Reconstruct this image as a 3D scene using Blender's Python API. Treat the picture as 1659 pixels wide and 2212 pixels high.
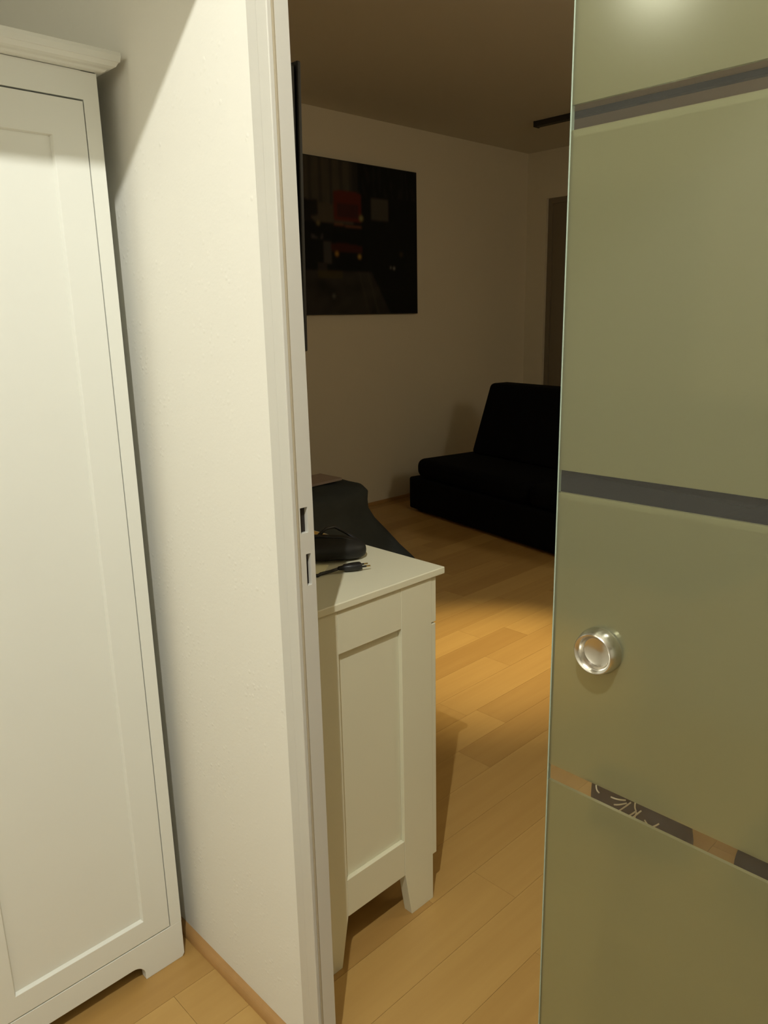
import bpy, bmesh, math, random
from mathutils import Vector, Matrix, noise

for o in list(bpy.data.objects):
    bpy.data.objects.remove(o, do_unlink=True)
C = bpy.context.scene.collection
scene = bpy.context.scene
S = 1.38            # scene is laid out in units of the eye height; S turns them into metres

# ------------------------------------------------------------------ camera
cd = bpy.data.cameras.new('camera')
cam = bpy.data.objects.new('camera', cd)
C.objects.link(cam)
R = Matrix(((0.71479926, -0.69903279, -0.02037559),
            (0.18439633, 0.16029046, 0.96969323),
            (-0.67458136, -0.69689319, 0.24347458)))
cam.matrix_world = Matrix.Translation((0, 0, S)) @ R.transposed().to_4x4()
cd.sensor_fit = 'VERTICAL'
cd.sensor_height = 24.0
cd.lens = 24.0 * 1655.0 / 2212.0
cd.clip_start = 0.02
scene.camera = cam

# ------------------------------------------------------------------ world / exposure
world = bpy.data.worlds.new('night')
scene.world = world
world.use_nodes = True
world.node_tree.nodes['Background'].inputs['Color'].default_value = (0.02, 0.025, 0.04, 1)
world.node_tree.nodes['Background'].inputs['Strength'].default_value = 0.2
vs = scene.view_settings
vs.view_transform = 'Standard'
vs.look = 'None'
vs.exposure = 0.0
vs.gamma = 1.0
vs.use_curve_mapping = False

HALL_LAMP_POWER = 110.0
HALL_LAMP_COLOR = (1.0, 1.0, 0.92)
LAMP_POS = (-0.13, 0.05, 1.905)
DOWNLIGHT_POWER = 330.0
FILL_POWER = 24.0

# ------------------------------------------------------------------ materials
def mat(name, color, rough=0.5, metal=0.0, spec=0.5, bump=None, var=None, coat=0.0):
    m = bpy.data.materials.new(name)
    m.use_nodes = True
    nt = m.node_tree
    b = nt.nodes['Principled BSDF']
    b.inputs['Base Color'].default_value = (*color, 1)
    b.inputs['Roughness'].default_value = rough
    b.inputs['Metallic'].default_value = metal
    b.inputs['Specular IOR Level'].default_value = spec
    b.inputs['Coat Weight'].default_value = coat
    tc = nt.nodes.new('ShaderNodeTexCoord')
    if var:                       # (scale, amount): soft colour variation
        n = nt.nodes.new('ShaderNodeTexNoise'); n.inputs['Scale'].default_value = var[0]
        n.inputs['Detail'].default_value = 4
        mr = nt.nodes.new('ShaderNodeMapRange')
        mr.inputs['To Min'].default_value = 1 - var[1]; mr.inputs['To Max'].default_value = 1 + var[1]
        mx = nt.nodes.new('ShaderNodeVectorMath'); mx.operation = 'SCALE'
        mx.inputs[0].default_value = color
        nt.links.new(tc.outputs['Object'], n.inputs['Vector'])
        nt.links.new(n.outputs['Fac'], mr.inputs['Value'])
        nt.links.new(mr.outputs['Result'], mx.inputs['Scale'])
        nt.links.new(mx.outputs['Vector'], b.inputs['Base Color'])
    if bump:                      # (scale, strength, distance)
        n = nt.nodes.new('ShaderNodeTexNoise'); n.inputs['Scale'].default_value = bump[0]
        n.inputs['Detail'].default_value = 3
        bp = nt.nodes.new('ShaderNodeBump')
        bp.inputs['Strength'].default_value = bump[1]; bp.inputs['Distance'].default_value = bump[2]
        nt.links.new(tc.outputs['Object'], n.inputs['Vector'])
        nt.links.new(n.outputs['Fac'], bp.inputs['Height'])
        nt.links.new(bp.outputs['Normal'], b.inputs['Normal'])
    return m

def woodchip(name, color):
    """painted woodchip paper: mostly smooth with scattered soft pimples"""
    m = mat(name, color, 0.85, spec=0.25)
    nt = m.node_tree; b = nt.nodes['Principled BSDF']
    tc = nt.nodes.new('ShaderNodeTexCoord')
    v = nt.nodes.new('ShaderNodeTexVoronoi'); v.inputs['Scale'].default_value = 75
    v.inputs['Randomness'].default_value = 1.0
    cr = nt.nodes.new('ShaderNodeMapRange'); cr.interpolation_type = 'SMOOTHSTEP'
    cr.inputs['From Min'].default_value = 0.0; cr.inputs['From Max'].default_value = 0.38
    cr.inputs['To Min'].default_value = 1.0; cr.inputs['To Max'].default_value = 0.0
    n = nt.nodes.new('ShaderNodeTexNoise'); n.inputs['Scale'].default_value = 18
    n.inputs['Detail'].default_value = 3
    gt = nt.nodes.new('ShaderNodeMapRange')
    gt.inputs['From Min'].default_value = 0.45; gt.inputs['From Max'].default_value = 0.75
    mu = nt.nodes.new('ShaderNodeMath'); mu.operation = 'MULTIPLY'
    n2 = nt.nodes.new('ShaderNodeTexNoise'); n2.inputs['Scale'].default_value = 160
    n2.inputs['Detail'].default_value = 2
    ad = nt.nodes.new('ShaderNodeMath'); ad.operation = 'MULTIPLY_ADD'; ad.inputs[1].default_value = 0.35
    bp = nt.nodes.new('ShaderNodeBump'); bp.inputs['Strength'].default_value = 0.5
    bp.inputs['Distance'].default_value = 0.0012
    L = nt.links.new
    for t in (v, n, n2): L(tc.outputs['Object'], t.inputs['Vector'])
    L(v.outputs['Distance'], cr.inputs['Value']); L(n.outputs['Fac'], gt.inputs['Value'])
    L(cr.outputs['Result'], mu.inputs[0]); L(gt.outputs['Result'], mu.inputs[1])
    L(n2.outputs['Fac'], ad.inputs[0]); L(mu.outputs['Value'], ad.inputs[2])
    L(ad.outputs['Value'], bp.inputs['Height']); L(bp.outputs['Normal'], b.inputs['Normal'])
    return m

def wood(name, c1, c2, rough=0.38):
    """light beech laminate; every board takes its own tone"""
    m = mat(name, c1, rough, spec=0.45)
    nt = m.node_tree; b = nt.nodes['Principled BSDF']; L = nt.links.new
    tc = nt.nodes.new('ShaderNodeTexCoord'); oi = nt.nodes.new('ShaderNodeObjectInfo')
    mp = nt.nodes.new('ShaderNodeMapping'); mp.inputs['Scale'].default_value = (1.6, 34, 1)
    off = nt.nodes.new('ShaderNodeMath'); off.operation = 'MULTIPLY'; off.inputs[1].default_value = 40
    cb = nt.nodes.new('ShaderNodeCombineXYZ')
    L(oi.outputs['Random'], off.inputs[0]); L(off.outputs[0], cb.inputs['X']); L(off.outputs[0], cb.inputs['Y'])
    L(tc.outputs['Object'], mp.inputs['Vector']); L(cb.outputs[0], mp.inputs['Location'])
    n = nt.nodes.new('ShaderNodeTexNoise'); n.inputs['Scale'].default_value = 1; n.inputs['Detail'].default_value = 6
    L(mp.outputs[0], n.inputs['Vector'])
    ad = nt.nodes.new('ShaderNodeMath'); ad.operation = 'MULTIPLY_ADD'; ad.inputs[1].default_value = 0.45
    mr = nt.nodes.new('ShaderNodeMath'); mr.operation = 'MULTIPLY'; mr.inputs[1].default_value = 0.42
    L(oi.outputs['Random'], mr.inputs[0]); L(n.outputs['Fac'], ad.inputs[0]); L(mr.outputs[0], ad.inputs[2])
    cr = nt.nodes.new('ShaderNodeValToRGB')
    cr.color_ramp.elements[0].position = 0.2; cr.color_ramp.elements[0].color = (*c1, 1)
    cr.color_ramp.elements[1].position = 0.85; cr.color_ramp.elements[1].color = (*c2, 1)
    L(ad.outputs[0], cr.inputs['Fac']); L(cr.outputs['Color'], b.inputs['Base Color'])
    return m

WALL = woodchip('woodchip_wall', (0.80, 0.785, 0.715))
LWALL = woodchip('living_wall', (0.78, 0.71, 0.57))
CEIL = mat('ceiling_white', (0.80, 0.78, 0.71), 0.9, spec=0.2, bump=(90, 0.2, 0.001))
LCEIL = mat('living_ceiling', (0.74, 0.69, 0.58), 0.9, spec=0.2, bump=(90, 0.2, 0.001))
FRAME = mat('frame_enamel', (0.60, 0.585, 0.53), 0.35, spec=0.5, bump=(35, 0.08, 0.0008))
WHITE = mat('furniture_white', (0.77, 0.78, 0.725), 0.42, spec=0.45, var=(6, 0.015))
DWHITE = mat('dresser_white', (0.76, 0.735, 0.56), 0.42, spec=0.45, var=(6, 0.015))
FLOOR = wood('beech_laminate', (0.41, 0.235, 0.07), (0.57, 0.36, 0.12))
UNDER = mat('floor_joint', (0.38, 0.21, 0.07), 0.8)
BASEB = mat('baseboard_wood', (0.42, 0.235, 0.085), 0.4, var=(30, 0.12))
GASK = mat('gasket_strip', (0.36, 0.31, 0.22), 0.7)
BLACK = mat('black_plastic', (0.012, 0.012, 0.013), 0.4)
HOLE_SHADE = mat('strike_hole_shade', (0.02, 0.014, 0.01), 0.9)
STEEL = mat('brushed_steel', (0.62, 0.59, 0.53), 0.22, metal=1.0)
SOFA = mat('sofa_black', (0.0045, 0.0045, 0.006), 0.9, spec=0.1, bump=(300, 0.3, 0.001))
CLOTH = mat('blue_grey_cloth', (0.062, 0.072, 0.076), 0.95, spec=0.1, var=(5, 0.25), bump=(14, 0.6, 0.01))
BAG = mat('black_nylon', (0.010, 0.010, 0.009), 0.55, spec=0.4, bump=(60, 0.3, 0.001))
PAPER = mat('cream_paper', (0.88, 0.84, 0.55), 0.8)
YELLOW = mat('yellow_card', (0.72, 0.46, 0.12), 0.7)
PINK = mat('pale_card', (0.42, 0.33, 0.28), 0.8)
BRASS = mat('pin_brass', (0.6, 0.45, 0.2), 0.3, metal=1.0)
SHOE = mat('dark_brown_leather', (0.035, 0.020, 0.014), 0.5, spec=0.4)
SOLE = mat('shoe_sole', (0.02, 0.015, 0.012), 0.7)
LACE = mat('pale_lace', (0.75, 0.66, 0.48), 0.8)
GREYBAG = mat('dark_grey_cloth', (0.018, 0.018, 0.02), 0.85, bump=(20, 0.4, 0.004))
RAIL = mat('rail_dark', (0.03, 0.025, 0.02), 0.5)
BLIND = mat('taupe_blind', (0.24, 0.20, 0.14), 0.9)
WINFR = mat('window_frame_paint', (0.40, 0.33, 0.22), 0.5)
LAMPW = mat('lamp_white_metal', (0.8, 0.8, 0.78), 0.35)

def front_only(nt, fr):
    """surface reflection of a thin pane: only where a ray meets it from the air"""
    ge = nt.nodes.new('ShaderNodeNewGeometry')
    inv = nt.nodes.new('ShaderNodeMath'); inv.operation = 'SUBTRACT'; inv.inputs[0].default_value = 1.0
    mu = nt.nodes.new('ShaderNodeMath'); mu.operation = 'MULTIPLY'
    two = nt.nodes.new('ShaderNodeMath'); two.operation = 'MULTIPLY'; two.inputs[1].default_value = 1.5; two.use_clamp = True   # both faces of the pane
    nt.links.new(ge.outputs['Backfacing'], inv.inputs[1])
    nt.links.new(fr.outputs[0], two.inputs[0])
    nt.links.new(two.outputs[0], mu.inputs[0]); nt.links.new(inv.outputs[0], mu.inputs[1])
    return mu

def glass_frosted():
    m = bpy.data.materials.new('satin_glass'); m.use_nodes = True
    nt = m.node_tree; nt.nodes.clear(); L = nt.links.new
    out = nt.nodes.new('ShaderNodeOutputMaterial')
    d = nt.nodes.new('ShaderNodeBsdfDiffuse'); d.inputs['Color'].default_value = (0.31, 0.31, 0.185, 1)
    t = nt.nodes.new('ShaderNodeBsdfTranslucent'); t.inputs['Color'].default_value = (0.58, 0.57, 0.36, 1)
    r = nt.nodes.new('ShaderNodeBsdfRefraction'); r.inputs['Color'].default_value = (0.8, 0.85, 0.78, 1)
    r.inputs['Roughness'].default_value = 0.42; r.inputs['IOR'].default_value = 1.03
    m1 = nt.nodes.new('ShaderNodeMixShader'); m1.inputs[0].default_value = 0.45
    m2 = nt.nodes.new('ShaderNodeMixShader'); m2.inputs[0].default_value = 0.5
    g = nt.nodes.new('ShaderNodeBsdfGlossy'); g.inputs['Roughness'].default_value = 0.16
    g.inputs['Color'].default_value = (0.95, 1, 0.93, 1)
    fr = nt.nodes.new('ShaderNodeFresnel'); fr.inputs['IOR'].default_value = 1.5
    m3 = nt.nodes.new('ShaderNodeMixShader'); fr = front_only(nt, fr)
    L(d.outputs[0], m1.inputs[1]); L(t.outputs[0], m1.inputs[2])
    L(m1.outputs[0], m2.inputs[1]); L(r.outputs[0], m2.inputs[2])
    L(fr.outputs[0], m3.inputs[0]); L(m2.outputs[0], m3.inputs[1]); L(g.outputs[0], m3.inputs[2])
    L(m3.outputs[0], out.inputs['Surface'])
    return m

def glass_clear():
    m = bpy.data.materials.new('clear_glass'); m.use_nodes = True
    nt = m.node_tree; nt.nodes.clear(); L = nt.links.new
    out = nt.nodes.new('ShaderNodeOutputMaterial')
    t = nt.nodes.new('ShaderNodeBsdfTransparent'); t.inputs['Color'].default_value = (0.97, 0.985, 0.97, 1)
    g = nt.nodes.new('ShaderNodeBsdfGlossy'); g.inputs['Roughness'].default_value = 0.02
    fr = nt.nodes.new('ShaderNodeFresnel'); fr.inputs['IOR'].default_value = 1.5
    mx = nt.nodes.new('ShaderNodeMixShader'); fr = front_only(nt, fr)
    L(fr.outputs[0], mx.inputs[0]); L(t.outputs[0], mx.inputs[1]); L(g.outputs[0], mx.inputs[2])
    du = nt.nodes.new('ShaderNodeBsdfDiffuse'); du.inputs['Color'].default_value = (0.75, 0.75, 0.70, 1)
    m4 = nt.nodes.new('ShaderNodeMixShader'); m4.inputs[0].default_value = 0.018
    L(mx.outputs[0], m4.inputs[1]); L(du.outputs[0], m4.inputs[2])
    L(m4.outputs[0], out.inputs['Surface'])
    return m
FROST = glass_frosted(); CLEAR = glass_clear()

def emission(name, color, strength):
    m = bpy.data.materials.new(name); m.use_nodes = True
    nt = m.node_tree; nt.nodes.clear()
    out = nt.nodes.new('ShaderNodeOutputMaterial'); e = nt.nodes.new('ShaderNodeEmission')
    e.inputs['Color'].default_value = (*color, 1); e.inputs['Strength'].default_value = strength
    nt.links.new(e.outputs[0], out.inputs['Surface'])
    return m

# ------------------------------------------------------------------ mesh helpers (all in eye-height units)
def V(x, y, z): return Vector((x * S, y * S, z * S))

def bbox(bm, x0, x1, y0, y1, z0, z1):
    vs = [bm.verts.new(V(x, y, z)) for x in (x0, x1) for y in (y0, y1) for z in (z0, z1)]
    for f in ((0, 1, 3, 2), (4, 6, 7, 5), (0, 4, 5, 1), (2, 3, 7, 6), (0, 2, 6, 4), (1, 5, 7, 3)):
        bm.faces.new([vs[i] for i in f])
    return bm

def box(x0, x1, y0, y1, z0, z1): return bbox(bmesh.new(), x0, x1, y0, y1, z0, z1)

def prism(pts, axis, a0, a1, bm=None):
    """extrude a polygon of 2-D points along axis ('x','y','z')"""
    bm = bm or bmesh.new()
    def P(p, a):
        if axis == 'x': return V(a, p[0], p[1])
        if axis == 'y': return V(p[0], a, p[1])
        return V(p[0], p[1], a)
    A = [bm.verts.new(P(p, a0)) for p in pts]; B = [bm.verts.new(P(p, a1)) for p in pts]
    bm.faces.new(A); bm.faces.new(B)
    n = len(pts)
    for i in range(n):
        bm.faces.new((A[i], A[(i + 1) % n], B[(i + 1) % n], B[i]))
    bmesh.ops.recalc_face_normals(bm, faces=bm.faces)
    return bm

def tube(pts, r, bm=None, n=8, closed=False, taper=None):
    bm = bm or bmesh.new()
    pts = [V(*p) for p in pts]; rings = []
    for i, p in enumerate(pts):
        a = pts[max(i - 1, 0)]; b = pts[min(i + 1, len(pts) - 1)]
        d = (b - a).normalized()
        u = d.cross(Vector((0, 0, 1)))
        if u.length < 1e-3: u = d.cross(Vector((1, 0, 0)))
        u.normalize(); w = u.cross(d)
        rr = r * S * (taper[i] if taper else 1)
        rings.append([bm.verts.new(p + rr * (math.cos(2 * math.pi * k / n) * u + math.sin(2 * math.pi * k / n) * w)) for k in range(n)])
    for A, B in zip(rings, rings[1:]):
        for k in range(n): bm.faces.new((A[k], A[(k + 1) % n], B[(k + 1) % n], B[k]))
    bm.faces.new(rings[0]); bm.faces.new(rings[-1])
    bmesh.ops.recalc_face_normals(bm, faces=bm.faces)
    return bm

def lathe(profile, origin, axis, n=40, bm=None):
    """profile: (distance along axis, radius); axis a unit vector"""
    bm = bm or bmesh.new()
    ax = Vector(axis).normalized(); o = V(*origin)
    u = ax.cross(Vector((0, 0, 1)));
    if u.length < 1e-3: u = Vector((1, 0, 0))
    u.normalize(); w = ax.cross(u); rings = []
    for d, r in profile:
        rings.append([bm.verts.new(o + ax * d * S + max(r, 1e-5) * S * (math.cos(2 * math.pi * k / n) * u + math.sin(2 * math.pi * k / n) * w)) for k in range(n)])
    for A, B in zip(rings, rings[1:]):
        for k in range(n): bm.faces.new((A[k], A[(k + 1) % n], B[(k + 1) % n], B[k]))
    bm.faces.new(rings[0]); bm.faces.new(rings[-1])
    bmesh.ops.recalc_face_normals(bm, faces=bm.faces)
    return bm

def obj(name, bm, m, parent=None, bevel=0.0, smooth=False, seg=2):
    base = parent
    off = Vector((0, 0, 0))
    while base is not None:
        off += base.location; base = base.parent
    if off.length > 0: bmesh.ops.translate(bm, verts=bm.verts, vec=-off)
    me = bpy.data.meshes.new(name); bm.to_mesh(me); bm.free()
    if smooth:
        for p in me.polygons: p.use_smooth = True
    o = bpy.data.objects.new(name, me); C.objects.link(o)
    if m: me.materials.append(m)
    if parent: o.parent = parent
    if bevel:
        md = o.modifiers.new('bevel', 'BEVEL'); md.width = bevel; md.segments = seg
        md.limit_method = 'ANGLE'; md.angle_limit = math.radians(35)
        md.harden_normals = False
    return o

def thing(name, label, cat, loc, group=None):
    o = bpy.data.objects.new(name, None); C.objects.link(o)
    o.location = V(*loc); o['label'] = label; o['category'] = cat
    o.empty_display_size = 0.05
    if group: o['group'] = group
    return o

def tag(o, label, cat, group=None):
    o['label'] = label; o['category'] = cat
    if group: o['group'] = group
    return o

def struct(name, bm, m, label=None, cat=None, bevel=0.0):
    o = obj(name, bm, m, bevel=bevel); o['kind'] = 'structure'
    if label: o['label'] = label
    if cat: o['category'] = cat
    return o

# ------------------------------------------------------------------ room constants
X0 = 0.510          # hall face of the partition with the doorway
XL = 0.585          # its living-room face
YB = 1.37           # wall behind the wardrobe
YF = 3.03           # far wall of the living room
X1 = 4.24           # end wall of the living room
ZC = 1.975          # ceilings
HX, HY = -0.85, -2.4   # hall's other walls
LY = -0.75          # living room's near wall
JY = 0.664          # left jamb
JR = 0.03           # right jamb (behind the glass)
ZH = 1.455          # head of the doorway
T = 0.06

# ------------------------------------------------------------------ floors with single boards
random.seed(4)
def floor(name, x0, x1, y0, y1, label, bl=0.52, bw=0.095, ox=0.0):
    f = struct(name, box(x0, x1, y0, y1, -0.05, -0.0035), UNDER, label, 'floor')
    cache = {}
    gap = 0.00025
    n = int(math.ceil((y1 - y0) / bw))
    for j in range(n):
        ya, yb = y0 + j * bw, min(y0 + (j + 1) * bw, y1)
        x = x0 - (random.random() * bl)
        while x < x1:
            xa, xb = max(x, x0), min(x + bl, x1)
            x += bl
            if xb - xa < 0.01 or yb - ya < 0.005: continue
            key = (round(xb - xa, 4), round(yb - ya, 4))
            if key not in cache:
                bm = box(-(xb - xa) / 2 + gap, (xb - xa) / 2 - gap, -(yb - ya) / 2 + gap, (yb - ya) / 2 - gap, -0.0035, 0)
                me = bpy.data.meshes.new('board'); bm.to_mesh(me); bm.free(); me.materials.append(FLOOR); cache[key] = me
            o = bpy.data.objects.new('board', cache[key]); C.objects.link(o)
            o.location = V((xa + xb) / 2, (ya + yb) / 2, 0); o.parent = f
    return f
floor('floor', HX, X0 + 0.03, HY, YB, 'beech laminate floor of the hall in front of the white wardrobe', ox=0.1)
floor('floor_living', X0 + 0.03, X1, LY, YF, 'beech laminate floor of the living room beyond the doorway')

# ------------------------------------------------------------------ walls
struct('wall_left', prism([(X0, YB), (XL, YB), (XL, JY + 0.08), (X0 + 0.021, JY + 0.08), (X0 + 0.021, JY + 0.04), (X0, JY + 0.0407)], 'z', -0.04, ZC), WALL)
struct('wall_over_door', box(X0, XL, JR - 0.04, JY + 0.0399, ZH + 0.04, ZC), WALL)
struct('wall_right', box(X0, XL, HY, JR - 0.04, -0.04, ZC), WALL)
struct('wall_hall_back', box(HX - T, X0, YB, YB + T, -0.04, ZC), WALL)
struct('wall_hall_side', box(HX - T, HX, HY, YB, -0.04, ZC), WALL)
struct('wall_hall_near', box(HX - T, XL, HY - T, HY, -0.04, ZC), WALL)
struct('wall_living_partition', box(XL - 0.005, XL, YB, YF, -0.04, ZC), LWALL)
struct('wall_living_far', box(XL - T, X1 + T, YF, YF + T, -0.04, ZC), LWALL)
# end wall with a tall window
WY0, WY1, WZ0, WZ1 = 1.9, 2.885, 0.45, 1.70
bm = box(X1, X1 + T, WY1, YF, -0.04, ZC)
bbox(bm, X1, X1 + T, LY, WY0, -0.04, ZC); bbox(bm, X1, X1 + T, WY0, WY1, -0.04, WZ0); bbox(bm, X1, X1 + T, WY0, WY1, WZ1, ZC)
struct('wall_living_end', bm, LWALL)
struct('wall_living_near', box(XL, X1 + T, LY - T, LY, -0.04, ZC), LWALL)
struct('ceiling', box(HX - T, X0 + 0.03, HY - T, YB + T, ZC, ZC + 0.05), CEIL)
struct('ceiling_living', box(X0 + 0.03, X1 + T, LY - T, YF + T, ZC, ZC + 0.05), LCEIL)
# dropped lintel in front of the wardrobe niche, with a painted board along its lower edge
LIN = struct('wall_lintel', box(HX, X0, 0.56, 0.62, 1.521, ZC), WALL)
struct('trim_1', box(-0.46, X0, 0.554, 0.56, 1.521, 1.56), FRAME, bevel=0.001)
# baseboard: small quarter-round moulding
q = [(X0, 0)] + [(X0 - 0.012 * math.cos(a), 0.0155 * math.sin(a)) for a in [i * math.pi / 16 for i in range(9)]]
bm = bmesh.new()
prism(q, 'y', JY + 0.045, YB, bm)
struct('baseboard_left', bm, BASEB)
q2 = [(YF, 0)] + [(YF - 0.012 * math.cos(a), 0.0155 * math.sin(a)) for a in [i * math.pi / 16 for i in range(9)]]
struct('baseboard_far', prism(q2, 'x', XL, X1), BASEB)

# window at the end wall: frame, closed blind
w = struct('window_1', box(X1 + 0.03, X1 + 0.05, WY0, WY1, WZ0, WZ1), BLIND, 'tall dark window with a closed taupe blind on the end wall', 'window')
bm = bmesh.new()
for a in ((WY0, WY0 + 0.03, WZ0, WZ1), (WY1 - 0.03, WY1, WZ0, WZ1), (WY0 + 0.03, WY1 - 0.03, WZ0, WZ0 + 0.03), (WY0 + 0.03, WY1 - 0.03, WZ1 - 0.03, WZ1)):
    bbox(bm, X1 + 0.020, X1 + 0.03, *a)
obj('window_frame', bm, BLIND, w)

# ------------------------------------------------------------------ door frame of the doorway (left jamb, head, right jamb)
fr = struct('trim_2', box(X0 - 0.004, X0 + 0.0005, JY + 0.0235, JY + 0.0407, 0, ZH + 0.04), FRAME,
            'white enamelled door frame of the doorway with strike openings', 'door frame', bevel=0.0012)
obj('casing', box(X0 - 0.006, X0 + 0.0005, JY + 0.004, JY + 0.0225, 0, ZH + 0.03), FRAME, fr, bevel=0.0015)
# rebate strip carrying the strike openings (built around the two holes)
hz = [(0.704, 0.742), (0.767, 0.797)]
hx = [(X0 + 0.0075, X0 + 0.0145), (X0 + 0.0018, X0 + 0.0125)]
bm = bmesh.new()
xa, xb = X0 + 0.0003, X0 + 0.0205
ya, yb = JY, JY + 0.04
zs = 0.0
for (z0, z1), (h0, h1) in zip(hz, hx):
    bbox(bm, xa, xb, ya, yb, zs, z0)
    bbox(bm, xa, h0, ya, yb, z0, z1); bbox(bm, h1, xb, ya, yb, z0, z1)
    bbox(bm, h0, h1, ya + 0.03, yb, z0, z1)
    zs = z1
bbox(bm, xa, xb, ya, yb, zs, ZH)
bmesh.ops.remove_doubles(bm, verts=bm.verts, dist=1e-6)
for v_ in bm.verts:
    if abs(v_.co.z - ZH * S) < 1e-4 and abs(v_.co.x - xb * S) < 1e-4: v_.co.x -= 0.0045 * S
jm = obj('jamb', bm, FRAME, fr)
for (z0, z1), (h0, h1) in zip(hz, hx):
    obj('strike_shade_fill', box(h0, h1, ya + 0.006, ya + 0.0299, z0, z1), HOLE_SHADE, jm)  # near-black block stands in for the shade inside each strike hole
obj('gasket', box(X0 - 0.0012, X0 + 0.0003, JY + 0.0003, JY + 0.0036, 0, ZH), GASK, fr)
# head and right side
obj('jamb_head', box(xa, XL, JR - 0.04, JY + 0.04, ZH, ZH + 0.04), FRAME, fr, bevel=0.0012)
obj('jamb_right', box(xa, XL, JR - 0.04, JR, 0, ZH), FRAME, fr, bevel=0.0012)
obj('casing', box(X0 - 0.006, X0 + 0.0002, JR - 0.04, JY + 0.004, ZH + 0.004, ZH + 0.03), FRAME, fr, bevel=0.0012)

# ------------------------------------------------------------------ sliding glass door
XG = 0.484; GT = 0.003
GY0, GY1 = -0.36, 0.3115
stripes = [(0.6285, 0.6435), (0.872, 0.889), (1.1205, 1.136)]
dr = thing('sliding_door', 'frosted glass sliding door with three clear stripes and a round steel pull', 'door', (XG, (GY0 + GY1) / 2, 0.0))
dr['kind'] = 'structure'
dr.name = 'door_1'
z = 0.006
edges = [z] + [e for s_ in stripes for e in s_] + [1.50]
for i in range(0, len(edges) - 1):
    bm = box(XG, XG + GT, GY0, GY1, edges[i], edges[i + 1])
    bm.normal_update()
    bmesh.ops.delete(bm, geom=[f for f in bm.faces if abs(f.normal.z) > 0.9 and 0 < i < len(edges) - 2], context='FACES_ONLY')
    o = obj('frosted_glass' if i % 2 == 0 else 'clear_stripe', bm, FROST if i % 2 == 0 else CLEAR, dr)
# ground edge of the pane
EDGE = mat('ground_glass_edge', (0.30, 0.37, 0.30), 0.3, spec=0.5)
obj('ground_edge', box(XG - 0.0002, XG + GT + 0.0002, GY1, GY1 + 0.0010, 0.006, 1.50), EDGE, dr)
# round dish pull
kp = (XG, 0.2705, 0.7565)
pull = obj('dish_pull', lathe([(-0.0005, 0.0178), (0.003, 0.0178), (0.0055, 0.0172), (0.0105, 0.0158), (0.0112, 0.0150), (0.0108, 0.0140), (0.0085, 0.0122), (0.0045, 0.0108), (0.0035, 0.009), (0.0032, 0.0)], kp, (-1, 0, 0), 64), STEEL, dr, smooth=True)
pull['label'] = 'round brushed steel pull'
md = pull.modifiers.new('es', 'EDGE_SPLIT'); md.split_angle = math.radians(40)
obj('back_rosette', lathe([(0, 0.0178), (0.006, 0.017), (0.006, 0.0)], (XG + GT, kp[1], kp[2]), (1, 0, 0), 48), STEEL, dr)
# hanging rail above, two roller clamps
obj('hanging_rail', box(XG - 0.008, XG + 0.012, GY0 - 0.05, GY1 + 0.42, 1.512, 1.537), STEEL, dr, bevel=0.001)
for yy in (GY0 + 0.1, GY1 - 0.1):
    obj('roller_clamp', box(XG - 0.007, XG + GT + 0.006, yy - 0.02, yy + 0.02, 1.475, 1.5118), STEEL, dr, bevel=0.001)

# ------------------------------------------------------------------ white wardrobe
wl = thing('wardrobe', 'tall white wooden wardrobe with moulded crown standing by the hall wall', 'wardrobe', (0.18, 1.16, 0))
WX0, WX1, WY, WD = -0.113, 0.4785, 0.984, 1.355
def leg_panel(x0, x1, cut0, cut1):     # front stile that runs down into a foot
    return box(x0, x1, WY, WY + 0.014, 0, 1.298)
obj('stile', box(0.4592, WX1, WY, WY + 0.014, 0.0681, 1.298), WHITE, wl)
obj('stile', box(WX0, WX0 + 0.0195, WY, WY + 0.014, 0.0681, 1.298), WHITE, wl)
obj('top_rail', box(WX0 + 0.0195, 0.4592, WY, WY + 0.014, 1.2665, 1.2985), WHITE, wl)
# plinth with a rounded cut-out between the feet
pts = [(WX0, 0.0), (WX0, 0.068), (WX1, 0.068), (WX1, 0.005), (WX1 - 0.004, 0.0), (0.411, 0.0)]
r = 0.020; cx = 0.411 - r
pts += [(0.411 + 0.0 * a, 0.0) for a in ()]
zt = 0.0295
pts += [(cx + r * math.cos(a), zt - r + r * math.sin(a)) for a in [i * math.pi / 16 for i in range(9)]]
cx2 = WX0 + 0.068 + r
pts += [(cx2 - r * math.sin(a), zt - r + r * math.cos(a)) for a in [i * math.pi / 16 for i in range(9)]]
pts += [(WX0 + 0.068, 0.0)]
obj('plinth', prism(pts, 'y', WY, WY + 0.014), WHITE, wl, bevel=0.0012)
for sx in (WX0, WX1 - 0.012):
    obj('side_panel', box(sx, sx + 0.012, WY + 0.0142, WD, 0.0, 1.2995), WHITE, wl, bevel=0.001)
obj('floor_panel', box(WX0 + 0.0122, WX1 - 0.0122, WY + 0.0145, WD - 0.006, 0.05, 0.062), WHITE, wl)
obj('back_panel', box(WX0 + 0.0122, WX1 - 0.0122, WD - 0.0055, WD, 0.05, 1.2995), WHITE, wl)
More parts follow.
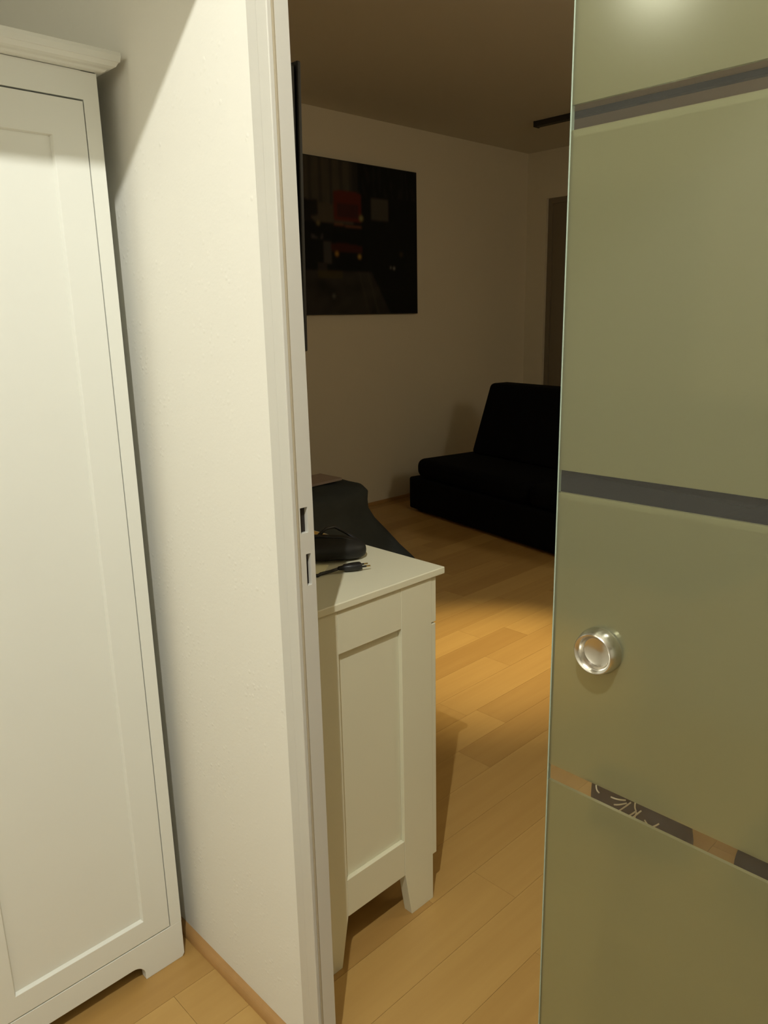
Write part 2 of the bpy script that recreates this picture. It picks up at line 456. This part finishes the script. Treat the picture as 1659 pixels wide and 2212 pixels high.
# crown moulding: mitred front and right return from one profile
prof = [(0.0, 1.2990), (0.006, 1.2990), (0.0085, 1.3000), (0.0105, 1.3022), (0.0150, 1.3032), (0.0185, 1.3050), (0.0203, 1.3080), (0.0212, 1.3095), (0.0225, 1.3100), (0.0237, 1.3165), (0.0237, 1.3205), (0.0, 1.3205)]
bm = bmesh.new()
def crown_ring(dx, dy, px, py):
    return [bm.verts.new(V(px + dx * p[0], py + dy * p[0], p[1])) for p in prof]
rings = [crown_ring(-1, 0, WX0, WD), crown_ring(-1, -1, WX0, WY), crown_ring(1, -1, WX1 - 0.001, WY), crown_ring(1, 0, WX1 - 0.001, WD)]
for A, B in zip(rings, rings[1:]):
    for k in range(len(prof)): bm.faces.new((A[k], A[(k + 1) % len(prof)], B[(k + 1) % len(prof)], B[k]))
bm.faces.new(rings[0]); bm.faces.new(rings[-1])
bbox(bm, WX0, WX1 - 0.001, WY, WD, 1.3000, 1.3190)
bmesh.ops.recalc_face_normals(bm, faces=bm.faces)
obj('crown_moulding', bm, WHITE, wl)
def door(x0, x1, hinge_right):
    d = obj('door', box(x0 + 0.0415, x1 - 0.0415, WY + 0.0045, WY + 0.010, 0.1045, 1.2225), WHITE, wl)
    dx0, dx1, z0, z1 = x0, x1, 0.0705, 1.2645
    f0, f1 = WY - 0.0005, WY + 0.0125
    b0 = 0.0415
    fm = bmesh.new()
    def loop(xa, xb, za, zb, y): return [fm.verts.new(V(x, y, z)) for x, z in ((xa, za), (xb, za), (xb, zb), (xa, zb))]
    ix0, ix1, iz0, iz1 = dx0 + b0, dx1 - b0, z0 + 0.0345, z1 - 0.0425
    e = 0.0022
    loops = [loop(dx0, dx1, z0, z1, f1), loop(dx0, dx1, z0, z1, f0), loop(ix0, ix1, iz0, iz1, f0),
             loop(ix0 + e, ix1 - e, iz0 + e * 1.3, iz1 - e * 0.6, f0 + 0.0046), loop(ix0 + e, ix1 - e, iz0 + e * 1.3, iz1 - e * 0.6, f1)]
    for A, B in zip(loops, loops[1:] + loops[:1]):
        for k in range(4): fm.faces.new((A[k], A[(k + 1) % 4], B[(k + 1) % 4], B[k]))
    bmesh.ops.recalc_face_normals(fm, faces=fm.faces)
    obj('door_frame', fm, WHITE, d, bevel=0.0007)
    kx = x0 + 0.018 if hinge_right else x1 - 0.018
    kb = obj('knob', lathe([(0.0, 0.006), (0.008, 0.0055), (0.012, 0.010), (0.018, 0.011), (0.021, 0.008), (0.022, 0.0)], (kx, f0, 0.72), (0, -1, 0), 24), WHITE, d, smooth=True)
door(0.1842, 0.4578, True)
door(-0.0925, 0.1828, False)

# ------------------------------------------------------------------ white dresser in the living room
dl = thing('dresser', 'white wooden dresser with panelled end and tapered feet inside the doorway', 'dresser', (0.73, 1.2, 0))
DX0, DX1, DY, DYE = 0.589, 0.857, 0.780, 1.68
ZT = 0.613
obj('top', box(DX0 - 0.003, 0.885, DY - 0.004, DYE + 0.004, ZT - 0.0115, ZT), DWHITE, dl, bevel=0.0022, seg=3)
def leg(y0, y1, right):
    if right: pts = [(DX1, 0.0), (DX1, ZT - 0.0120), (DX1 - 0.0695, ZT - 0.0120), (DX1 - 0.0695, 0.088), (DX1 - 0.0545, 0.0)]
    else: pts = [(DX0, 0.0), (DX0, ZT - 0.0120), (DX0 + 0.0695, ZT - 0.0120), (DX0 + 0.0695, 0.088), (DX0 + 0.0535, 0.0)]
    obj('leg', prism(pts, 'y', y0, y1), DWHITE, dl, bevel=0.0008)
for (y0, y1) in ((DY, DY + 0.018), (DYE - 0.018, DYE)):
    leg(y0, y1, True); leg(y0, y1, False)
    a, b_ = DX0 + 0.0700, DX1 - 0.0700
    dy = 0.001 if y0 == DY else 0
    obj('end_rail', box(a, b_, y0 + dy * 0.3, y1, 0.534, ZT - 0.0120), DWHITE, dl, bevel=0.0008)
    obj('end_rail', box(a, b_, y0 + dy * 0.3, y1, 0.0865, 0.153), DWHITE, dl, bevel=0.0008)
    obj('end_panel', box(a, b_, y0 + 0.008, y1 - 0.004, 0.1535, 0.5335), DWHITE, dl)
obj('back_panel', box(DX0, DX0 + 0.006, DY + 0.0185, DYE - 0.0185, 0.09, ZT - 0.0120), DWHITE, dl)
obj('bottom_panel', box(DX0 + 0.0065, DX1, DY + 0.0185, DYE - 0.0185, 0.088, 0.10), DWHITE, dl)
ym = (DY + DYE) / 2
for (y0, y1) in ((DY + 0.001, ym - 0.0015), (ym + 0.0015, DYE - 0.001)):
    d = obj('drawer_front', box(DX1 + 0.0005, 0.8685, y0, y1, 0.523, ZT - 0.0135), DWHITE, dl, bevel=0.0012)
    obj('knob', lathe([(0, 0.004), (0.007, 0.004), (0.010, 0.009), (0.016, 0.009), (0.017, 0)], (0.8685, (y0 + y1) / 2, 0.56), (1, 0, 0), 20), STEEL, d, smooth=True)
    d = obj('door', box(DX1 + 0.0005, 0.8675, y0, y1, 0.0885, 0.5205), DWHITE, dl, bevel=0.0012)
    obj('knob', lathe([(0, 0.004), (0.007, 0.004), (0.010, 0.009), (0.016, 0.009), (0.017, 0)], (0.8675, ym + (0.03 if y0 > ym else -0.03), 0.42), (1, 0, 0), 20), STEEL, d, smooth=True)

# ------------------------------------------------------------------ things on the dresser
def loft(sections, bm=None, n=20, ex=2.5):
    """sections: (centre, along-unused, right vec, up vec, half width, half height)"""
    bm = bm or bmesh.new(); rings = []
    for c, u, w, a, b_ in sections:
        ring = []
        for k in range(n):
            t = 2 * math.pi * k / n; ct, st = math.cos(t), math.sin(t)
            x = math.copysign(abs(ct) ** (2 / ex), ct) * a; y = math.copysign(abs(st) ** (2 / ex), st) * b_
            p = Vector(c) + Vector(u) * x + Vector(w) * y
            ring.append(bm.verts.new(p * S))
        rings.append(ring)
    for A, B in zip(rings, rings[1:]):
        for k in range(n): bm.faces.new((A[k], A[(k + 1) % n], B[(k + 1) % n], B[k]))
    bm.faces.new(rings[0]); bm.faces.new(rings[-1])
    bmesh.ops.recalc_face_normals(bm, faces=bm.faces)
    return bm

ax = Vector((0.75, -0.66, 0)).normalized(); sd = Vector((0.66, 0.75, 0)).normalized(); up = Vector((0, 0, 1))
tip = Vector((0.836, 0.908, ZT))
bagt = thing('pouch', 'soft black pouch with zip and wrist strap lying on the white dresser', 'pouch', (0.76, 0.98, ZT))
secs = []
for t, hw, hh in ((0.0, 0.006, 0.007), (0.006, 0.018, 0.012), (0.018, 0.029, 0.016), (0.04, 0.037, 0.0185), (0.08, 0.041, 0.0195), (0.13, 0.042, 0.019), (0.18, 0.040, 0.018), (0.205, 0.034, 0.016), (0.215, 0.02, 0.011)):
    lift = 0.0165 - max(0, 0.02 - t) * 0.1
    c = tip - ax * t + up * max(hh, lift * 0.95)
    secs.append((c, sd, up, hw, hh))
b = obj('pouch_body', loft(secs, ex=2.3), BAG, bagt, smooth=True)
md = b.modifiers.new('sub', 'SUBSURF'); md.levels = 2; md.render_levels = 2
zp = [tuple(tip - ax * t + up * (0.001 + zz) - sd * 0.006) for t, zz in ((0.012, 0.0265), (0.04, 0.0355), (0.08, 0.0385), (0.13, 0.0375), (0.18, 0.0355))]
obj('zip', tube(zp, 0.0014), BLACK, bagt, smooth=True)
sp = [tuple(tip - ax * t + sd * s_ + up * zz) for t, s_, zz in ((0.080, 0.022, 0.034), (0.068, 0.034, 0.042), (0.054, 0.044, 0.042), (0.040, 0.047, 0.034), (0.024, 0.042, 0.025), (0.012, 0.030, 0.019), (0.008, 0.018, 0.016))]
obj('wrist_strap', tube(sp, 0.003), BLACK, bagt, smooth=True)

# yellow card under/behind the pouch
o = obj('yellow_card', prism([(0.795, 1.30), (0.795, 1.02), (0.868, 1.02), (0.868, 1.30)], 'z', ZT + 0.0002, ZT + 0.006), YELLOW, bevel=0.0005)
tag(o, 'yellow card lying behind the black pouch on the dresser', 'card')
# cream paper by the cable
o = obj('paper_note', prism([(0.726, 0.893), (0.763, 0.921), (0.700, 1.005), (0.663, 0.977)], 'z', ZT + 0.0002, ZT + 0.0012), PAPER)
tag(o, 'cream paper note half under the black pouch on the dresser', 'paper')
# power cable with a flat two-pin plug
cb = thing('power_cable', 'black power cable with a two-pin plug on the dresser top', 'cable', (0.76, 0.87, ZT))
pa = Vector((0.80, -0.36, 0)).normalized(); ps = Vector((0.36, 0.80, 0)).normalized()
p0 = Vector((0.748, 0.879, ZT + 0.0075))
psecs = [(p0 + pa * t, ps, up, hw, hh) for t, hw, hh in ((0.0, 0.003, 0.003), (0.008, 0.0042, 0.004), (0.010, 0.0065, 0.0052), (0.022, 0.0082, 0.006), (0.033, 0.0088, 0.006), (0.037, 0.0085, 0.0055), (0.038, 0.006, 0.004))]
pl = obj('plug', loft(psecs, n=14, ex=3), BLACK, cb, smooth=True)
for s_ in (-1, 1):
    a = p0 + pa * 0.0375 + ps * 0.0062 * s_; m1 = a + pa * 0.007; e = a + pa * 0.0135
    obj('pin_sleeve', tube([tuple(a), tuple(m1)], 0.0015, n=10), BLACK, pl)
    obj('pin', tube([tuple(m1), tuple(e)], 0.0013, n=10), BRASS, pl)
cpts = [p0 + pa * 0.002, p0 - pa * 0.012 + up * -0.003, p0 - pa * 0.03 + ps * -0.002 + up * -0.0045, Vector((0.712, 0.886, ZT + 0.003)), Vector((0.704, 0.897, ZT + 0.003)), Vector((0.690, 0.925, ZT + 0.003)), Vector((0.672, 0.955, ZT + 0.003)), Vector((0.650, 0.985, ZT + 0.003)), Vector((0.630, 1.03, ZT + 0.003)), Vector((0.625, 1.10, ZT + 0.003))]
obj('cord', tube([tuple(p) for p in cpts], 0.0026, n=10), BLACK, cb, smooth=True)

# ------------------------------------------------------------------ television on the partition wall, seen edge-on
tv = thing('television', 'flat black television on the wall above the dresser, seen edge-on', 'television', (0.62, 1.1, 1.13))
def slab(xb0, xt0, th, y0, y1, z0, z1):
    return prism([(xb0, z0), (xb0 + th, z0), (xt0 + th, z1), (xt0, z1)], 'y', y0, y1)
obj('housing', slab(0.612, 0.620, 0.0235, 0.802, 1.418, 0.966, 1.300), BLACK, tv, bevel=0.004)
obj('bezel', slab(0.6365, 0.6447, 0.006, 0.800, 1.420, 0.962, 1.304), BLACK, tv, bevel=0.002)
TVS = mat('dark_screen', (0.006, 0.006, 0.008), 0.08)
obj('screen', slab(0.6428, 0.6506, 0.0006, 0.812, 1.408, 0.98, 1.292), TVS, tv)
obj('wall_bracket', box(XL, 0.617, 1.0, 1.22, 1.08, 1.19), BLACK, tv)

# ------------------------------------------------------------------ framed street picture on the far wall
PX0, PX1, PZ0, PZ1 = 2.19, 3.2045, 1.029, 1.755
pic = thing('wall_picture', 'large dark picture of a rainy street with red vehicles on the far wall', 'picture', ((PX0 + PX1) / 2, YF, PZ0))
obj('stretcher', box(PX0, PX1, YF - 0.022, YF - 0.001, PZ0, PZ1), BLACK, pic, bevel=0.002)
NU, NV = 220, 158
def street(u, v):
    n1 = noise.noise(Vector((u * 14, v * 14, 1.3))); n2 = noise.noise(Vector((u * 50, v * 9, 4.1)))
    c = Vector((0.012, 0.012, 0.011))
    def mix(col, k=1.0):
        nonlocal c; c = c.lerp(Vector(col), k)
    # pale facades at upper left, in vertical strips
    if u < 0.545 and v > 0.60:
        f = 0.5 + 0.5 * n2
        mix((0.11 + 0.05 * f, 0.095 + 0.035 * f, 0.075 + 0.02 * f))
        if int(u * 46) % 3 == 0 and v > 0.72: mix((0.05, 0.045, 0.04), 0.6)
        if v < 0.72: mix((0.16, 0.12, 0.08), 0.4)
    if 0.545 <= u < 0.58 and v > 0.70: mix((0.06, 0.055, 0.045), 0.7)
    if u > 0.58 and v > 0.8 and n2 > 0.15: mix((0.03, 0.028, 0.025), 0.8)
    # pale hoarding
    if 0.665 < u < 0.79 and 0.645 < v < 0.785: mix((0.12, 0.105, 0.085))
    # big red vehicle behind
    top = 0.815 - 2.6 * max(0, abs(u - 0.505) - 0.02) ** 2
    if 0.415 < u < 0.60 and 0.615 < v < top:
        mix((0.20, 0.035, 0.02))
        if 0.64 < v < 0.73 and 0.44 < u < 0.58: mix((0.11, 0.03, 0.025))
    if 0.415 < u < 0.60 and abs(v - (0.592 - (u - 0.415) * 0.05)) < 0.006: mix((0.30, 0.12, 0.06))
    # dark mass under it and the small red car in front
    if 0.40 < u < 0.62 and 0.47 < v < 0.575: mix((0.008, 0.008, 0.008))
    if 0.395 < u < 0.60 and 0.415 < v < 0.47 - 0.9 * (u - 0.47) ** 2: mix((0.11, 0.025, 0.015), 0.9)
    if 0.41 < u < 0.61 and 0.285 < v < 0.415: mix((0.008, 0.008, 0.008))
    # left: people in dark coats, pale gap
    if u < 0.315 and 0.28 < v < 0.74 and n1 > -0.25: mix((0.012, 0.012, 0.012), 0.92)
    if 0.345 < u < 0.395 and 0.33 < v < 0.475: mix((0.10, 0.09, 0.085))
    if 0.30 < u < 0.36 and 0.29 < v < 0.34: mix((0.06, 0.05, 0.045))
    if 0.27 < u < 0.345 and 0.49 < v < 0.55 and n1 > 0: mix((0.10, 0.09, 0.09))
    # wet road
    if v < 0.285 and u < 0.665 + (0.28 - v) * 0.45:
        k = 0.055 + 0.03 * n1
        mix((k * 1.1, k * 0.95, k * 0.8))
        if v > 0.235 and 0.30 < u < 0.46: mix((0.14, 0.10, 0.03), 0.6)
        if abs(u - (0.575 + (0.28 - v) * 0.22)) < 0.006 or abs(u - (0.635 + (0.28 - v) * 0.25)) < 0.008: mix((0.12, 0.10, 0.08), 0.5)
    # headlamps and street lights
    for (a, b_, rr, col) in ((0.428, 0.401, 0.010, (0.7, 0.35, 0.06)), (0.579, 0.389, 0.010, (0.8, 0.5, 0.12)), (0.596, 0.646, 0.012, (0.45, 0.40, 0.16)), (0.316, 0.59, 0.009, (0.35, 0.28, 0.12)), (0.800, 0.324, 0.005, (0.4, 0.38, 0.36)), (0.824, 0.320, 0.006, (0.5, 0.48, 0.45)), (0.88, 0.42, 0.012, (0.07, 0.06, 0.025)), (0.40, 0.12, 0.010, (0.18, 0.17, 0.15))):
        d2 = ((u - a) ** 2 + ((v - b_) * 0.72) ** 2) ** 0.5
        if d2 < rr * 1.6: mix(col, max(0.0, min(1.0, 1.6 - d2 / rr)))
    return c
me = bpy.data.meshes.new('print')
vv = []; ff = []
yp = YF - 0.0224
for j in range(NV + 1):
    for i in range(NU + 1):
        p = V(PX0 + 0.004 + (PX1 - PX0 - 0.008) * i / NU, yp, PZ0 + 0.004 + (PZ1 - PZ0 - 0.008) * j / NV)
        vv.append(p - pic.location)
for j in range(NV):
    for i in range(NU):
        a = j * (NU + 1) + i; ff.append((a, a + 1, a + NU + 2, a + NU + 1))
me.from_pydata(vv, [], ff)
at = me.color_attributes.new('ink', 'FLOAT_COLOR', 'POINT')
grid = [[street(i / NU, j / NV) * 0.5 for i in range(NU + 1)] for j in range(NV + 1)]
for _ in range(2):                                   # soft print
    grid = [[(grid[j][max(i - 1, 0)] + grid[j][i] * 2 + grid[j][min(i + 1, NU)]) / 4 for i in range(NU + 1)] for j in range(NV + 1)]
    grid = [[(grid[max(j - 1, 0)][i] + grid[j][i] * 2 + grid[min(j + 1, NV)][i]) / 4 for i in range(NU + 1)] for j in range(NV + 1)]
for j in range(NV + 1):
    for i in range(NU + 1):
        c = grid[j][i]; at.data[j * (NU + 1) + i].color = (c.x, c.y, c.z, 1)
PRINT = mat('printed_canvas', (0.05, 0.05, 0.05), 0.7, spec=0.2)
an = PRINT.node_tree.nodes.new('ShaderNodeVertexColor'); an.layer_name = 'ink'
PRINT.node_tree.links.new(an.outputs['Color'], PRINT.node_tree.nodes['Principled BSDF'].inputs['Base Color'])
me.materials.append(PRINT)
po = bpy.data.objects.new('print', me); C.objects.link(po); po.parent = pic

# ------------------------------------------------------------------ black sofa bed
sf = thing('sofa', 'low black fabric sofa bed with loose cushions by the far wall', 'sofa', (2.9, 2.8, 0))
ROT = Matrix.Rotation(math.radians(-11), 4, 'Z')
def rotbox(x0, x1, y0, y1, z0, z1):
    bm = box(x0, x1, y0, y1, z0, z1)
    c = V(2.9, 2.8, 0)
    bmesh.ops.transform(bm, matrix=Matrix.Translation(c) @ ROT @ Matrix.Translation(-c), verts=bm.verts)
    return bm
SL = 1.75
def rotprism(pts, a0, a1):
    bm = prism(pts, 'y', a0, a1); c = V(2.9, 2.8, 0)
    bmesh.ops.transform(bm, matrix=Matrix.Translation(c) @ ROT @ Matrix.Translation(-c), verts=bm.verts)
    return bm
obj('base', rotbox(2.9, 3.50, 2.8 - SL, 2.8, 0.012, 0.183), SOFA, sf, bevel=0.018, seg=4)
for i, yy in enumerate((2.8 - SL / 2, 2.8 - SL)):
    obj('seat_cushion', rotbox(2.915, 3.42, yy + 0.002, yy + SL / 2 - 0.035 * (1 - i) - 0.004, 0.184, 0.285), SOFA, sf, bevel=0.055, seg=5)
    obj('back_cushion', rotprism([(3.24, 0.285), (3.42, 0.285), (3.50, 0.655), (3.37, 0.655)], yy + 0.002, yy + SL / 2 - 0.10 * (1 - i) - 0.004), SOFA, sf, bevel=0.03, seg=4)
obj('back_frame', rotprism([(3.425, 0.184), (3.50, 0.184), (3.56, 0.56), (3.51, 0.56)], 2.8 - SL, 2.76), SOFA, sf, bevel=0.012)
for xx in (2.95, 3.44):
    for yy in (2.74, 2.8 - SL + 0.06):
        obj('foot', rotbox(xx - 0.02, xx + 0.02, yy - 0.02, yy + 0.02, 0.0, 0.0125), BLACK, sf)

# ------------------------------------------------------------------ draped cloth on a low stool, pale card on it
hp = thing('draped_blanket', 'dark blue-grey blanket draped over a low stool behind the dresser', 'blanket', (1.80, 2.42, 0))
bm = bmesh.new(); rings = []; N = 72
levels = [(0.0, 0.52, 1.0), (0.03, 0.50, 1.0), (0.08, 0.455, 0.9), (0.14, 0.40, 0.8), (0.20, 0.345, 0.6), (0.25, 0.318, 0.45), (0.29, 0.315, 0.35), (0.325, 0.318, 0.3), (0.345, 0.300, 0.2), (0.355, 0.26, 0.15), (0.357, 0.15, 0.0)]
for zz, rr, fold in levels:
    ring = []
    for k in range(N):
        t = 2 * math.pi * k / N
        e = 3.2
        ct, st = math.cos(t), math.sin(t)
        rad = (abs(ct) ** e + abs(st) ** e) ** (-1 / e)
        f = 1 + fold * (0.035 * math.sin(9 * t + 0.7) + 0.03 * math.sin(5 * t + 2) + 0.05 * noise.noise(Vector((ct * 2, st * 2, zz * 6))))
        rx = rr * rad * f
        ring.append(bm.verts.new(V(1.80 + rx * ct, 2.42 + rx * st * 0.8, max(0.0, zz + (0.008 * noise.noise(Vector((ct * 3, st * 3, zz * 9))) if zz > 0.02 else 0)))))
    rings.append(ring)
for A, B in zip(rings, rings[1:]):
    for k in range(N): bm.faces.new((A[k], A[(k + 1) % N], B[(k + 1) % N], B[k]))
bm.faces.new(rings[-1]); bm.faces.new(rings[0])
bmesh.ops.recalc_face_normals(bm, faces=bm.faces)
obj('cloth', bm, CLOTH, hp, smooth=True)
o = obj('flat_carton', prism([(1.72, 0.370), (2.02, 0.376), (2.02, 0.366), (1.72, 0.360)], 'y', 2.33, 2.47), PINK, bevel=0.001)
tag(o, 'pale flat carton lying on the dark draped blanket', 'carton')

# ------------------------------------------------------------------ things on the living-room floor behind the glass door
sh = thing('ankle_boot', 'dark brown leather ankle boot with loose pale laces on the floor behind the glass', 'boot', (1.27, 0.62, 0))
secs = []
for yy, hw, hh in ((0.698, 0.022, 0.052), (0.694, 0.029, 0.056), (0.680, 0.032, 0.058), (0.65, 0.033, 0.058), (0.62, 0.034, 0.056), (0.59, 0.037, 0.052), (0.555, 0.038, 0.042), (0.525, 0.034, 0.036), (0.508, 0.026, 0.029), (0.500, 0.014, 0.020)):
    secs.append((Vector((1.265, yy, 0.008 + hh)), Vector((1, 0, 0)), up, hw, hh))
b = obj('upper', loft(secs, n=20, ex=2.6), SHOE, sh, smooth=True)
bm = bmesh.new()
pts = []
for yy, hw in ((0.702, 0.018), (0.694, 0.031), (0.67, 0.035), (0.64, 0.034), (0.61, 0.036), (0.57, 0.041), (0.54, 0.040), (0.51, 0.030), (0.498, 0.015)): pts.append((1.265 + hw, yy))
pts += [(1.265 - (p[0] - 1.265), p[1]) for p in reversed(pts)]
obj('sole', prism(pts, 'z', 0.0, 0.0095), SOLE, sh, bevel=0.001)
def shoe_side(yy, zz):
    """point on the near flank of the upper"""
    for (a, b_) in zip(secs, secs[1:]):
        if a[0].y >= yy >= b_[0].y:
            k = (a[0].y - yy) / max(1e-6, a[0].y - b_[0].y)
            hw = a[3] + (b_[3] - a[3]) * k; hh = a[4] + (b_[4] - a[4]) * k
            q = min(0.98, abs(zz - 0.008 - hh) / hh)
            return 1.265 - hw * (1 - q ** 2.6) ** (1 / 2.6)
    return 1.24
LACES = [(0.6477, 0.0812, 0.6167, 0.0887), (0.6397, 0.0685, 0.6136, 0.0843), (0.6278, 0.0609, 0.6055, 0.0897), (0.5974, 0.0936, 0.5923, 0.0785), (0.5923, 0.0785, 0.6091, 0.0583),
         (0.6033, 0.0553, 0.583, 0.0832), (0.595, 0.0565, 0.5908, 0.0763), (0.5738, 0.0687, 0.5598, 0.0613), (0.6822, 0.0905, 0.674, 0.0777), (0.5598, 0.0613, 0.5472, 0.0721)]
for (ya, za, yb_, zb_) in LACES:
    pp = []
    for i in range(7):
        t = i / 6; yy = ya + (yb_ - ya) * t; zz = za + (zb_ - za) * t
        pp.append((min(1.236, shoe_side(yy, zz)) - 0.001 - 0.003 * math.sin(math.pi * t), yy, zz))
    obj('lace', tube(pp, 0.0016, n=6), LACE, sh, smooth=True)
obj('lace', tube([(1.226, 0.530, 0.045), (1.224, 0.510, 0.040), (1.232, 0.492, 0.032), (1.240, 0.484, 0.020), (1.238, 0.492, 0.008), (1.230, 0.500, 0.002)], 0.0017, n=6), LACE, sh, smooth=True)

gb = thing('floor_bag', 'dark grey cloth bag slumped on the floor behind the glass door', 'bag', (1.32, 0.24, 0))
secs = []
for yy, hw, hh in ((0.425, 0.05, 0.02), (0.415, 0.08, 0.04), (0.385, 0.10, 0.065), (0.32, 0.11, 0.08), (0.22, 0.11, 0.085), (0.13, 0.10, 0.075), (0.07, 0.08, 0.05), (0.055, 0.05, 0.03)):
    secs.append((Vector((1.33, yy, hh + 0.001)), Vector((1, 0, 0)), up, hw, hh))
b = obj('bag_body', loft(secs, n=24, ex=2.8), GREYBAG, gb, smooth=True)
obj('carry_handle', tube([(1.33, 0.33, 0.158), (1.30, 0.31, 0.19), (1.29, 0.24, 0.205), (1.30, 0.17, 0.19), (1.33, 0.15, 0.155)], 0.008, n=8), GREYBAG, gb, smooth=True)

# ------------------------------------------------------------------ ceiling rail in the living room
cr_ = thing('ceiling_rail', 'slim dark rail fixed along the living room ceiling', 'rail', (3.6, 1.6, ZC))
obj('rail_profile', box(3.585, 3.625, 0.2, 2.53, ZC - 0.026, ZC), RAIL, cr_, bevel=0.002)
for yy in (0.2, 2.53):
    obj('end_cap', box(3.582, 3.628, yy - 0.004, yy + 0.004, ZC - 0.028, ZC), RAIL, cr_, bevel=0.001)

# ------------------------------------------------------------------ hall ceiling lamp (above the viewer)
hl = thing('ceiling_lamp', 'small white metal ceiling lamp with bare bulb in the hall', 'lamp', (LAMP_POS[0], LAMP_POS[1], ZC))
obj('canopy', lathe([(0, 0.04), (0.008, 0.04), (0.014, 0.030), (0.016, 0.0)], (LAMP_POS[0], LAMP_POS[1], ZC), (0, 0, -1), 40), LAMPW, hl, smooth=True)
obj('lamp_holder', lathe([(0.010, 0.013), (0.040, 0.013), (0.044, 0.010), (0.044, 0.0)], (LAMP_POS[0], LAMP_POS[1], ZC), (0, 0, -1), 32), LAMPW, hl)
prof = [(0.030, 0.012), (0.036, 0.030), (0.048, 0.046), (0.062, 0.054), (0.0622, 0.0525), (0.049, 0.0445), (0.038, 0.029), (0.034, 0.012)]
obj('shade', lathe(prof, (LAMP_POS[0], LAMP_POS[1], ZC), (0, 0, -1), 48), LAMPW, hl, smooth=True)
ld = bpy.data.lights.new('hall_lamp_light', 'SPOT')
ld.energy = HALL_LAMP_POWER; ld.color = HALL_LAMP_COLOR; ld.shadow_soft_size = 0.011
ld.spot_size = math.radians(176); ld.spot_blend = 0.12
lo = bpy.data.objects.new('hall_lamp_light', ld); C.objects.link(lo); lo.location = V(*LAMP_POS)

# ------------------------------------------------------------------ recessed downlight in the living-room ceiling
DLX, DLY = 2.36, 1.235
dn = thing('downlight', 'small round downlight glowing in the living room ceiling behind the glass', 'lamp', (DLX, DLY, ZC))
obj('trim_ring', lathe([(-0.0, 0.036), (0.004, 0.034), (0.004, 0.026), (-0.0, 0.025)], (DLX, DLY, ZC), (0, 0, -1), 40), LAMPW, dn)
obj('lens', lathe([(0.0, 0.0248), (0.0015, 0.0248), (0.002, 0.0)], (DLX, DLY, ZC), (0, 0, -1), 32), emission('downlight_glow', (1.0, 0.9, 0.65), 30.0), dn)
sd_ = bpy.data.lights.new('downlight_beam', 'SPOT')
sd_.energy = DOWNLIGHT_POWER; sd_.color = (1.0, 0.80, 0.42); sd_.spot_size = math.radians(29); sd_.spot_blend = 1.0
sd_.shadow_soft_size = 0.03
so = bpy.data.objects.new('downlight_beam', sd_); C.objects.link(so)
so.location = V(DLX, DLY, ZC - 0.012)
tgt = V(1.72, 1.34, 0)
so.rotation_euler = (tgt - so.location).to_track_quat('-Z', 'Y').to_euler()

# unseen paper globe added as fill light to lift the dim living room
D2X, D2Y, D2Z, D2R = 2.1, 0.02, 1.55, 0.17
dn2 = thing('fill_pendant', 'unseen white globe pendant added to brighten the living room', 'lamp', (D2X, D2Y, ZC))
gp = [(D2R * (1 - math.cos(a)), D2R * math.sin(a)) for a in [i * math.pi / 14 for i in range(15)]]
obj('globe', lathe(gp, (D2X, D2Y, D2Z + D2R), (0, 0, -1), 24), emission('fill_globe_glow', (1.0, 0.90, 0.66), FILL_POWER / (4 * math.pi ** 2 * (D2R * S) ** 2)), dn2, smooth=True)
obj('cable', tube([(D2X, D2Y, ZC - 0.012), (D2X, D2Y, D2Z + D2R)], 0.002), LAMPW, dn2)
obj('canopy', lathe([(0, 0.035), (0.012, 0.03), (0.014, 0.0)], (D2X, D2Y, ZC), (0, 0, -1), 32), LAMPW, dn2)

# unseen opal lamp added on the hall's side wall for the glow in the door glass
SX, SY, SZ = HX, 0.95, 1.735
sc = thing('added_wall_lamp', 'small opal lamp added out of view in the hall for the glow in the glass door', 'lamp', (SX, SY, SZ))
obj('back_plate', lathe([(0, 0.05), (0.006, 0.05), (0.008, 0.04)], (SX, SY, SZ), (1, 0, 0), 32), LAMPW, sc)
obj('opal_dome', lathe([(0.008, 0.068), (0.024, 0.066), (0.044, 0.054), (0.056, 0.033), (0.060, 0.0)], (SX, SY, SZ), (1, 0, 0), 32), emission('opal_glow', (1.0, 0.95, 0.75), 20.0), sc, smooth=True)
